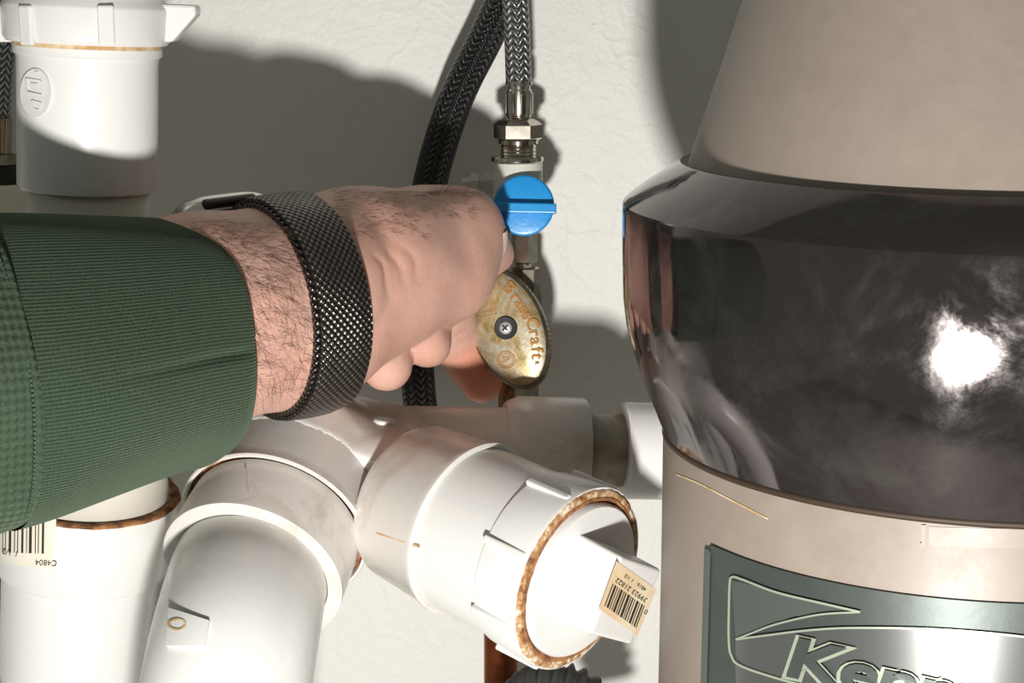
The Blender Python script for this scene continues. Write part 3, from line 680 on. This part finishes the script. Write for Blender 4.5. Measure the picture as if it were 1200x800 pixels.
# ------------------------------------------------------------------ garbage disposer
L_, TH = 0.420, math.atan((1155-600)/F)
DX, DY = L_*math.sin(TH), L_*math.cos(TH)
dis = thing('garbage_disposer', 'large tan garbage disposer with a smoked chrome band filling the right side', 'disposer', (DX, DY, 0.25))
def sil(px, py):
    """left outline pixel -> (radius, height)."""
    v = ray(px, py); h = np.array([v[0], v[1]]); a = math.atan2(h[0], h[1]); r = L_*math.sin(TH-a); dist = L_*math.cos(TH-a)
    return r, CAMZ+v[2]/np.linalg.norm(h)*dist
def dlathe(name, pts, mat, seg=160, parent=dis, extra=(), sharp=30, pre=()):
    pr = list(pre)+[sil(*p) for p in pts]+list(extra); V, Fc = lathe([(-z, r) for r, z in pr], (DX, DY, 0), (0, 0, -1), seg, (0, 1, 0))
    return mesh(name, V, Fc, mat, parent, True, None, sharp)
r1, z1 = sil(805, 192)
dlathe('upper_housing', [(938, -190), (905, -100), (870, 0), (852, 55), (837, 100), (820, 150), (810, 180), (806, 190), (805.5, 193)], M['tan'], sharp=20, extra=[(0.055, z1-0.001)], pre=[(0.02, sil(938, -190)[1])])
mesh('gap_ring', *lathe([(-z1-0.0012, 0.055), (-z1+0.0002, r1+0.0008), (-z1+0.0016, r1+0.0011), (-z1+0.003, r1)], (DX, DY, 0), (0, 0, -1), 128), M['gap'], dis)
dlathe('chrome_band', [(801, 189), (797, 188), (793, 190), (760, 212), (735, 231), (730, 236), (729, 240), (728.5, 290), (729.5, 345), (734, 378), (742, 410), (753, 442), (765, 470), (774, 492), (777, 499), (780, 501)], M['chrome'], 200, sharp=24)
r2, z2 = sil(780, 500)
dlathe('lower_housing', [(779, 497), (777, 504), (775, 650), (771, 820), (768, 1000)], M['tan'], extra=[(0.02, sil(768, 1000)[1])], pre=[(0.05, z2+0.002)])
mesh('gap_ring', *lathe([(-z2-0.001, 0.06), (-z2-0.0006, r2+0.0009), (-z2+0.0008, r2+0.0009), (-z2+0.0014, 0.06)], (DX, DY, 0), (0, 0, -1), 128), M['gap'], dis)
ra, za = sil(776, 600); rb_, zb = sil(771, 820)
def on_dis(px, py, lift=0.0):
    v = ray(px, py); R = ra+lift
    for _ in range(3):
        a = v[0]**2+v[1]**2; b = -2*(v[0]*DX+v[1]*DY); c = DX**2+DY**2-R*R; t = (-b-math.sqrt(max(b*b-4*a*c, 1e-12)))/(2*a); p = O+v*t
        R = ra+(rb_-ra)*(p[2]-za)/(zb-za)+lift
    return p
def dis_n(p): return unit(np.array([p[0]-DX, p[1]-DY, 0]))
# fold seam of the sheet metal
for q in ([(1080, 615), (1085, 615), (1085, 642), (1080, 642)], [(1078, 636), (1080, 636), (1079, 668), (1077, 668)]):
    V, Fc = patch(on_dis, q, 1, 5, 0.0006); mesh('fold_seam', V, Fc, M['tan'], dis)
V, Fc = patch(on_dis, [(1089, 617), (1235, 621), (1235, 644), (1089, 640)], 14, 3, 0.0004); mesh('raised_panel', V, Fc, M['tan'], dis)
# badge: curved plate, from theta/z space so that it stays a rectangle on the cylinder
def th_z(px, py): p = on_dis(px, py); return math.atan2(p[0]-DX, -(p[1]-DY)), p[2]
tl = th_z(829, 634); tr = th_z(1200, 706)
zt = tl[1]; SL = (tr[1]-tl[1])*(1.10-tl[0])/(tr[0]-tl[0])
def Pdis(th, z, lift): R = ra+(rb_-ra)*(z-za)/(zb-za)+lift; return np.array([DX+R*math.sin(th), DY-R*math.cos(th), z])
def plate(name, t0, t1, z0, z1, lift, mat, parent, r=0.003, n=60, slope=0.0):
    V = []; m = 24
    for i in range(n+1):
        th = t0+(t1-t0)*i/n; dz = slope*i/n; e = min(i/n, 1-i/n)*abs(t1-t0)*ra; c = 0 if e > r else r-math.sqrt(max(r*r-(r-e)**2, 0))
        for z in np.linspace(z1-c, z0+c, m+1): V.append(Pdis(th, z+dz, lift))
        V.append(Pdis(th, z1-c+dz, 0)); V.append(Pdis(th, z0+c+dz, 0))
    w = m+3; Fc = []
    for i in range(n):
        for j in range(m): Fc.append((i*w+j, i*w+j+1, (i+1)*w+j+1, (i+1)*w+j))
        Fc += [(i*w, (i+1)*w, (i+1)*w+m+1, i*w+m+1), (i*w+m, i*w+m+2, (i+1)*w+m+2, (i+1)*w+m)]
    return mesh(name, V, Fc, mat, parent, True, None, 40)
bd = plate('badge', tl[0], 1.10, zt-0.060, zt, 0.0008, M['badge'], dis, slope=SL)
plate('badge_edge', tl[0]+0.006, tl[0]+0.040, zt-0.059, zt-0.0012, 0.0011, M['badge_mid'], bd, 0.001, 8)
def poly_on(pts, lift, sub=5):
    """fill a px-space outline (given as top list & bottom list of equal length) on the housing."""
    T, B = pts; V = []; n = len(T)
    for k in range(sub+1):
        for a, b in zip(T, B): p = (np.array(a, float)*(sub-k)+np.array(b, float)*k)/sub; V.append(on_dis(p[0], p[1], lift))
    return V, [(k*n+i, (k+1)*n+i, (k+1)*n+i+1, k*n+i+1) for k in range(sub) for i in range(n-1)]
def line_on(pts, w, lift):
    pts = smooth_path([np.array(p, float) for p in pts], 6); V = []; n = len(pts)
    for i in range(n):
        d = unit(pts[min(i+1, n-1)]-pts[max(i-1, 0)]); q = np.array([-d[1], d[0]])*w/2
        V += [on_dis(*(pts[i]+q), lift), on_dis(*(pts[i]-q), lift)]
    return V, [(2*i, 2*i+1, 2*i+3, 2*i+2) for i in range(n-1)]
mesh('badge_field', *poly_on(([(857, 679), (900, 690), (950, 703), (1005, 716)], [(862, 748), (885, 738), (930, 722), (1005, 717)]), 0.0011), M['badge_mid'], bd)
xs = list(range(862, 1262, 10)); yt = list(np.interp(xs, [862, 900, 940, 980, 1020, 1060, 1100, 1150, 1200, 1260], [750, 744, 739, 736, 735.5, 736, 737.5, 741, 746, 754]))
mesh('badge_silver_area', *poly_on((list(zip(xs, yt)), [(x, 830+(x-860)*0.07) for x in xs]), 0.00105), M['badge_silver'], bd)  # silver area of the badge below the arc line
mb = MB()
for pts, w in (([(1008, 717), (960, 706), (910, 694), (870, 679), (858, 676), (855, 684), (854, 720), (854, 750), (857, 768), (870, 781), (930, 800), (1000, 815)], 2.6),
               ([(1008, 717), (960, 720), (910, 731), (880, 742), (862, 749)], 2.2), ([(862, 749), (900, 744), (940, 739), (980, 736), (1020, 735.5), (1060, 736), (1100, 737.5), (1150, 741), (1200, 746), (1260, 754)], 2.4)):
    mb.add(*line_on(pts, w, 0.0015))
mesh('badge_outline', mb.V, mb.F, M['badge_light'], bd)
def word(offset, lift):
    V, Fc = text_geo('Kenmore', 0, offset, 0.22, 1.0); out = []
    for x, y, z in V:
        px = 916+(x+1.93)*94; py = 772-y*66+(px-926)*0.22; out.append(on_dis(px, py, lift))
    return out, Fc
mesh('badge_lettering_edge', *word(0.075, 0.0018), M['badge_light'], bd, False)
mesh('badge_lettering', *word(0.028, 0.0024), M['badge'], bd, False)
# rusty drip marks on the housing
mb = MB(); mb.add(*line_on([(793, 556), (820, 567), (855, 585), (900, 608)], 1.6, 0.0004)); mesh('rust_scratch', mb.V, mb.F, M['stain'], dis)

# ------------------------------------------------------------------ arm and hand
DM = lambda px: 0.026+(0.012-0.026)*min(1, max(0, (px-218)/282))+0.010*min(1.6, max(0, (218-px)/218))
A3 = lambda px, py, d: cc(px, py, d+DM(px))
R_ = lambda r, d: r*(d+0.018)/F
def f_hand(P):
    d = cap(P, A3(40, 425, .408), A3(235, 374, .440), 0.0280, R_(120, .440))
    d = smin(d, cap(P, A3(235, 374, .440), A3(345, 358, .465), R_(120, .440), R_(115, .465)), 0.008)
    d = smin(d, cap(P, A3(345, 358, .465), A3(430, 320, .486), R_(115, .465), R_(93, .486)), 0.008)
    d = smin(d, cap(P, A3(430, 320, .486), A3(499, 303, .505), R_(93, .486), R_(79, .505)), 0.008)
    # thumb knuckle and web of the thumb
    d = smin(d, cap(P, A3(500, 272, .508), A3(540, 268, .510), R_(48, .508), R_(42, .510)), 0.006)
    d = smin(d, cap(P, A3(540, 275, .510), A3(521, 314, .508), R_(42, .510), R_(50, .508)), 0.010)
    # back of the hand, further from the viewer, and the four metacarpals behind it
    d = smin(d, cap(P, A3(385, 320, .495), A3(520, 300, .535), R_(85, .495), R_(66, .535)), 0.012)
    # soft dents: wrist crease and hollow by the thumb tendon
    # heel of the palm running down to the strap
    d = smin(d, cap(P, A3(350, 392, .478), A3(415, 400, .500), R_(84, .478), R_(38, .500)), 0.004)
    # thumb: two phalanges pressing the handle
    th = cap(P, A3(535, 280, .512), A3(566, 290, .525), R_(38, .512), R_(30, .525))
    th = smin(th, cap(P, A3(566, 290, .525), A3(583, 299, .530), R_(26, .525), R_(20, .530)), 0.004)
    d = smin(d, th, 0.003)
    # index finger hooked under the handle
    ix = cap(P, A3(520, 340, .525), A3(527, 388, .543), R_(36, .525), R_(33, .543))
    ix = smin(ix, cap(P, A3(527, 388, .543), A3(564, 447, .551), R_(32, .543), R_(25, .551)), 0.003)
    d = smin(d, ix, 0.002)
    # curled fingers, pads towards the palm
    for (x0, y0, d0, ra0, x1, y1, d1, ra1) in ((500, 350, .515, 30, 501, 403, .503, 28), (455, 370, .508, 32, 453, 428, .494, 30.5), (405, 390, .505, 30, 396, 443, .494, 28)):
        d = np.minimum(d, np.minimum(cap(P, A3(x0, y0, d0), A3(x1, y1, d1), R_(ra0, d0), R_(ra1, d1)),
                       cap(P, A3(x1, y1, d1), A3(x1-14, y1-26, d1-0.006), R_(ra1, d1), R_(ra1-4, d1))))+0.0
    return d
def fsm(P): return f_hand(P)
V, Fc = nets(fsm, (-0.132, -0.062, 0.385), (0.012, 0.062, 0.590), 0.0010)
# light smoothing so that capsule joins read as flesh
def relax(V, Fc, it=6, lam=0.5):
    V = V.copy(); n = len(V); E = np.concatenate([Fc[:, [0, 1]], Fc[:, [1, 2]], Fc[:, [2, 3]], Fc[:, [3, 0]]]); E = np.concatenate([E, E[:, ::-1]])
    cnt = np.bincount(E[:, 0], minlength=n)[:, None]
    for k in range(it):
        S = np.stack([np.bincount(E[:, 0], weights=V[E[:, 1], a], minlength=n) for a in range(3)], 1)/cnt; V += lam*(S-V)
    return V
V = relax(V, Fc, 5)
def normals(V, Fc):
    a = V[Fc[:, 2]]-V[Fc[:, 0]]; b = V[Fc[:, 3]]-V[Fc[:, 1]]; fn = np.cross(a, b); N = np.zeros_like(V)
    for k in range(4): np.add.at(N, Fc[:, k], fn)
    return N/np.maximum(np.linalg.norm(N, axis=1), 1e-12)[:, None]
def carve(V, Fc, strokes):
    # creases and tendons: (points in px, width px, height m; negative = groove), on the side facing the viewer
    N = normals(V, Fc); px = V[:, 0]/V[:, 2]*F+600; py = V[:, 1]/V[:, 2]*F+400; P = np.stack([px, py], 1); face = np.clip(-N[:, 2]*2.0, 0, 1); D = np.zeros(len(V))
    for pts, w, h in strokes:
        pts = np.array(smooth_path([np.array(p, float) for p in pts], 8)); best = np.full(len(V), 1e9); par = np.zeros(len(V))
        for i in range(len(pts)-1):
            a, b = pts[i], pts[i+1]; t = np.clip(((P-a)@(b-a))/((b-a)@(b-a)+1e-9), 0, 1); dd = np.linalg.norm(P-a-t[:, None]*(b-a), axis=1)
            m = dd < best; best[m] = dd[m]; par[m] = (i+t[m])/(len(pts)-1)
        D += h*np.exp(-(best/w)**2)*np.sin(PI*np.clip(0.12+par*0.76, 0, 1))
    return V+N*(D*face)[:, None]
V = carve(V, Fc, [
    ([(420, 235), (445, 262), (462, 300), (455, 345)], 12, -0.0011), ([(440, 300), (452, 312), (456, 345)], 3.5, -0.0006), ([(456, 292), (470, 310), (474, 335)], 3.5, -0.0005),
    ([(470, 285), (486, 303), (488, 328)], 4, -0.0004), ([(425, 400), (448, 372), (462, 350)], 6, -0.0008), ([(405, 440), (430, 405), (455, 385)], 5, -0.0008),
    ([(400, 300), (425, 340), (420, 390)], 14, -0.0008), ([(480, 255), (520, 245), (556, 252)], 14, 0.0006), ([(520, 300), (545, 330), (540, 355)], 16, 0.0007),
    ([(285, 300), (295, 360), (285, 430)], 24, -0.0006), ([(240, 330), (300, 345), (350, 340)], 20, 0.0007),
    ([(537, 405), (550, 398), (560, 396)], 2.2, -0.0004), ([(532, 396), (545, 388), (554, 386)], 2.2, -0.0004), ([(541, 415), (553, 409), (564, 408)], 2.2, -0.0003)])
prs = thing('person', "person's hairy forearm and hand in a green knit sleeve, fingers pinching the oval brass handle", 'person', W(330, 360, .46))
arm = mesh('arm', c2w(V), Fc, M['skin'], prs)
at_ = arm.data.attributes.new('red', 'FLOAT', 'POINT')
red = np.clip(1-cap(V.astype(np.float32), A3(530, 395, .543), A3(575, 460, .551), 0.003, 0.009)/0.006, 0, 1)*0.9  # mask of the index finger tint that stands for light through flesh
at_.data.foreach_set('value', red.astype(np.float32))
WV = c2w(V); bva = BVHTree.FromPolygons([tuple(map(float, v)) for v in WV], [tuple(map(int, f)) for f in Fc])
# thumb nail
p, n = cast(bva, 592, 284)
if p is not None:
    n = n if n@(O-p) > 0 else -n
    tx = unit(d2w(np.array([0.75, 0.62, 0.25]))); tx = unit(tx-n*np.dot(tx, n)); ty = np.cross(n, tx); Vn = []; nn_ = 8
    for j in range(nn_+1):
        for i in range(nn_+1):
            a = (i/nn_-0.5)*2; b = (j/nn_-0.5)*2; w = math.sqrt(max(1-0.55*a*a, 0)); Vn.append(p+tx*a*0.0042+ty*b*0.0034*w+n*(0.0006-0.0010*b*b-0.0005*a*a))
    mesh('fingernail', Vn, [(j*9+i, j*9+i+1, (j+1)*9+i+1, (j+1)*9+i) for j in range(8) for i in range(8)], M['nail'], prs)
# arm hair
mb = MB()
def strand(px, py, ang, ln, curl, lift=0.35, w=0.00006):
    p, n = cast(bva, px, py)
    if p is None: return
    n = n if n@(O-p) > 0 else -n
    dr = d2w(np.array([math.cos(ang), math.sin(ang), 0.2])); dr = unit(dr-n*np.dot(dr, n)); sd = np.cross(n, dr); q = p-n*0.0001; V = []; k = 5
    for i in range(k+1):
        t = i/k; c = q+dr*ln*t+n*ln*lift*math.sin(t*2.2)*0.6+sd*curl*ln*t*t; ww = w*(1-t*0.85)
        V += [c+sd*ww, c-sd*ww*0.5+n*ww, c-sd*ww*0.5-n*ww]
    mb.add(V, [(3*i+a, 3*i+(a+1) % 3, 3*i+3+(a+1) % 3, 3*i+3+a) for i in range(k) for a in range(3)])
for k in range(760):
    px = random.uniform(222, 372); py = 258+ (random.random()**1.3)*210
    strand(px, py, random.gauss(0.85, 0.6), random.uniform(.006, .016), random.gauss(0, .55), 0.25, 0.000040)
for k in range(560):
    px = random.uniform(385, 560); py = 224+(random.random()**1.8)*(52 if px < 500 else 30)
    strand(px, py, random.gauss(0.55, 0.5), random.uniform(.0025, .006), random.gauss(0, .35), 0.25, w=0.000034)
for k in range(60):
    px = random.uniform(500, 545); strand(px, 223+random.random()*6, random.gauss(-0.6, 0.6), random.uniform(.002, .005), 0.2, 0.9, 0.00004)
hr = mesh('arm_hair', mb.V, mb.F, M['hair'], prs, False); hr['kind'] = 'stuff'

# sleeve: cuff and waffle-knit part, swept elliptical rings
def ring_sweep(sts, nseg, foldf, close_in=None):
    """sts: (px,py,d,r_px_vertical, ratio) rows along the arm axis."""
    rows = smooth_path([np.array(s, float) for s in sts], 10); Cs = [A3(*r[:3]) for r in rows]; V = []; uv = []; L = 0
    ax = unit(np.array([.80, -.14, .585]))
    up = np.array([0, -1., 0]); up = unit(up-ax*np.dot(up, ax)); sd = np.cross(ax, up); sd = sd if sd[2] < 0 else -sd
    for i, r in enumerate(rows):
        if i: L += np.linalg.norm(Cs[i]-Cs[i-1])
        R = r[3]*(r[2]+DM(r[0]))/F
        for k in range(nseg+1):
            t = 2*PI*k/nseg; q = foldf(t, i/(len(rows)-1))
            V.append(Cs[i]+(up*math.cos(t)+sd*math.sin(t)*(r[4] if math.sin(t) > 0 else r[4]*0.86))*(R+q)); uv.append((k/nseg, L))
    m = nseg+1; Fc = [(i*m+k, i*m+k+1, (i+1)*m+k+1, (i+1)*m+k) for i in range(len(rows)-1) for k in range(nseg)]
    return c2w(np.array(V)), Fc, uv
def cuff_fold(t, s):
    # t=pi/2 faces the viewer; crease a little below/at centre
    cr = 0.0026*math.exp(-((t-(PI/2+0.02+0.10*(1-s)))/0.035)**2)*min(1, max(0, (s-0.18)*3))*min(1, max(0.15, (0.60-s)*6))
    return -cr+0.0008*math.sin(3*t+2*s*3)+0.0007*math.sin(5*t-5*s)
V, Fc, uv = ring_sweep([(-22, 437, .390, 184, 1.0), (30, 430, .398, 178, 1.0), (100, 419, .411, 167, 1.0), (175, 407, .4265, 154, 1.0), (218, 402, .4350, 147, 1.0), (232, 400, .4380, 141, 1.0), (233, 400, .4383, 136, 1.0), (215, 401, .4350, 133, 1.0), (175, 405, .4265, 134, 1.0)], 360, cuff_fold)
cf = mesh('cuff', V, Fc, M['rib_knit'], prs, uv=uv)
def slv_fold(t, s): return 0.0010*math.sin(4*t+6*s)+0.0006*math.sin(7*t+3)
V, Fc, uv = ring_sweep([(-420, 500, .318, 275, 1.0), (-260, 470, .345, 232, 1.0), (-110, 447, .374, 202, 1.0), (-38, 439, .3875, 190, 1.0), (-24, 437.5, .3898, 187, 1.0), (-20, 437, .3905, 180, 1.0)], 240, slv_fold)
mesh('sleeve', V, Fc, M['waffle_knit'], prs, uv=uv)
# stitches along the seam
mb = MB(); ax = unit(np.array([.80, -.14, .585])); up = np.array([0, -1., 0]); up = unit(up-ax*np.dot(up, ax)); sd = np.cross(ax, up); sd = sd if sd[2] < 0 else -sd
for k in range(110):
    t = PI*k/110+0.02; c = A3(-34, 438.5, .388)+(up*math.cos(t)+sd*math.sin(t))*((190.5*(.388+DM(-34))/F)+slv_fold(t, 0.85)); tg = (-up*math.sin(t)+sd*math.cos(t)); rd = np.cross(ax, tg)
    mb.add([c2w(v) for v in box(c, tg*0.0004, ax*0.00022, rd*0.0004)[0]], box(c, tg, ax, rd)[1])
mesh('stitches', mb.V, mb.F, M['stitch'], prs, False)

# ------------------------------------------------------------------ wristwatch
wt = thing('wristwatch', 'wristwatch with a silver case and dark metal mesh strap worn on the wrist', 'watch', W(335, 300, .46))
wa = unit(np.array([0.800, -0.16, 0.575])); wc = A3(338, 361, .464)
wu = np.array([0, -1., 0]); wu = unit(wu-wa*np.dot(wu, wa)); wv = np.cross(wa, wu); wv = wv if wv[2] < 0 else -wv
def skin_r(s, t, lo=0.010, hi=0.050):
    c = (wc+wa*s).astype(np.float32); dr = (wu*math.cos(t)+wv*math.sin(t)).astype(np.float32)
    rr = np.linspace(hi, lo, 120).astype(np.float32); f = f_hand(c[None]+dr[None]*rr[:, None]); k = np.argmax(f < 0); return rr[k] if k else lo
def strap_band(name, w0, w1, lift, thick, mat, t0=-0.35, t1=2*PI-1.0, ns=220, wob=0.0, skew=0.0):
    V = []; uv = []; nv = 10; base = []
    for i in range(ns+1):
        t = t0+(t1-t0)*i/ns; rs_ = [skin_r(w0+(w1-w0)*j/4, t) for j in range(5)]; base.append(rs_)
    base = np.array(base)
    for _ in range(14): base[1:-1] = 0.25*base[:-2]+0.5*base[1:-1]+0.25*base[2:]
    for i in range(ns+1):
        t = t0+(t1-t0)*i/ns
        for j in range(nv+1):
            s = j/nv; r = np.interp(s, np.linspace(0, 1, 5), base[i])
            r = 0.5*r+0.5*(base[i][0]*(1-s)+base[i][4]*s)
            e = min(s, 1-s)*nv; ed = 0.0003 if e < 1 else 0
            S = w0+(w1-w0)*s+skew*math.cos(t); c = wc+wa*S
            V.append(c+(wu*math.cos(t)+wv*math.sin(t))*(r+lift+thick-ed)); uv.append((i/ns*(t1-t0)/(2*PI), s))
        for j in (0, nv):
            s = j/nv; S = w0+(w1-w0)*s+skew*math.cos(t); V.append(wc+wa*S+(wu*math.cos(t)+wv*math.sin(t))*(base[i][0 if j == 0 else 4]+lift)); uv.append((i/ns*(t1-t0)/(2*PI), s+0.03))
    m = nv+3; Fc = []
    for i in range(ns):
        for j in range(nv): Fc.append((i*m+j, i*m+j+1, (i+1)*m+j+1, (i+1)*m+j))
        Fc += [(i*m+nv+1, i*m, (i+1)*m, (i+1)*m+nv+1), (i*m+nv, i*m+nv+2, (i+1)*m+nv+2, (i+1)*m+nv)]
    return mesh(name, c2w(np.array(V)), Fc, mat, wt, uv=uv, sharp=50)
strap_band('strap', -0.0082, 0.0080, 0.0016, 0.0013, M['strap'], -0.30, PI+0.9)
strap_band('strap_underlayer', -0.0094, 0.0076, 0.0002, 0.0013, M['strap'], -0.55, PI+1.4)
# case: rounded body on the back of the wrist, seen edge-on
cu_ = unit(wu*math.cos(-0.98)+wv*math.sin(-0.98)); ct = np.cross(wa, cu_)
cr0 = skin_r(-0.001, -0.98)
cpos = wc+cu_*(cr0+0.0022)-wa*0.0060
def case_ring(hw, hh, z, n=64, e=4.0):
    V = []
    for k in range(n):
        t = 2*PI*k/n; x = math.copysign(abs(math.cos(t))**(2/e), math.cos(t)); y = math.copysign(abs(math.sin(t))**(2/e), math.sin(t))
        V.append(cpos+wa*x*hw+ct*y*hh+cu_*z)
    return V
V = []; prf = [(0.012, 0.013, -0.0050), (0.0150, 0.0165, -0.0045), (0.0168, 0.0185, -0.0022), (0.0172, 0.0190, 0.0), (0.0168, 0.0185, 0.0022), (0.0150, 0.0165, 0.0044), (0.0125, 0.014, 0.0050)]
for a, b, z in prf: V += case_ring(a, b, z)
n = 64; Fc = [(r*n+k, r*n+(k+1) % n, (r+1)*n+(k+1) % n, (r+1)*n+k) for r in range(len(prf)-1) for k in range(n)]+[tuple(range(n))[::-1], tuple((len(prf)-1)*n+k for k in range(n))]
mesh('case', c2w(np.array(V)), Fc, M['silver'], wt, sharp=60)
V = case_ring(0.0125, 0.014, 0.0049)+case_ring(0.0118, 0.0132, 0.0056)+case_ring(0.0, 0.0, 0.0060)
Fc = [(r*n+k, r*n+(k+1) % n, (r+1)*n+(k+1) % n, (r+1)*n+k) for r in range(2) for k in range(n)]
mesh('watch_glass', c2w(np.array(V)), Fc, M['black_rubber'], wt)
cs = ct if ct[2] < 0 else -ct
V, Fc = box(cpos+cs*0.0180-cu_*0.0020, wa*0.0085, cs*0.0016, cu_*0.0015); bevel(mesh('strap_slot', c2w(np.array(V)), Fc, M['dark_slot'], wt, False), 0.0012, 3)
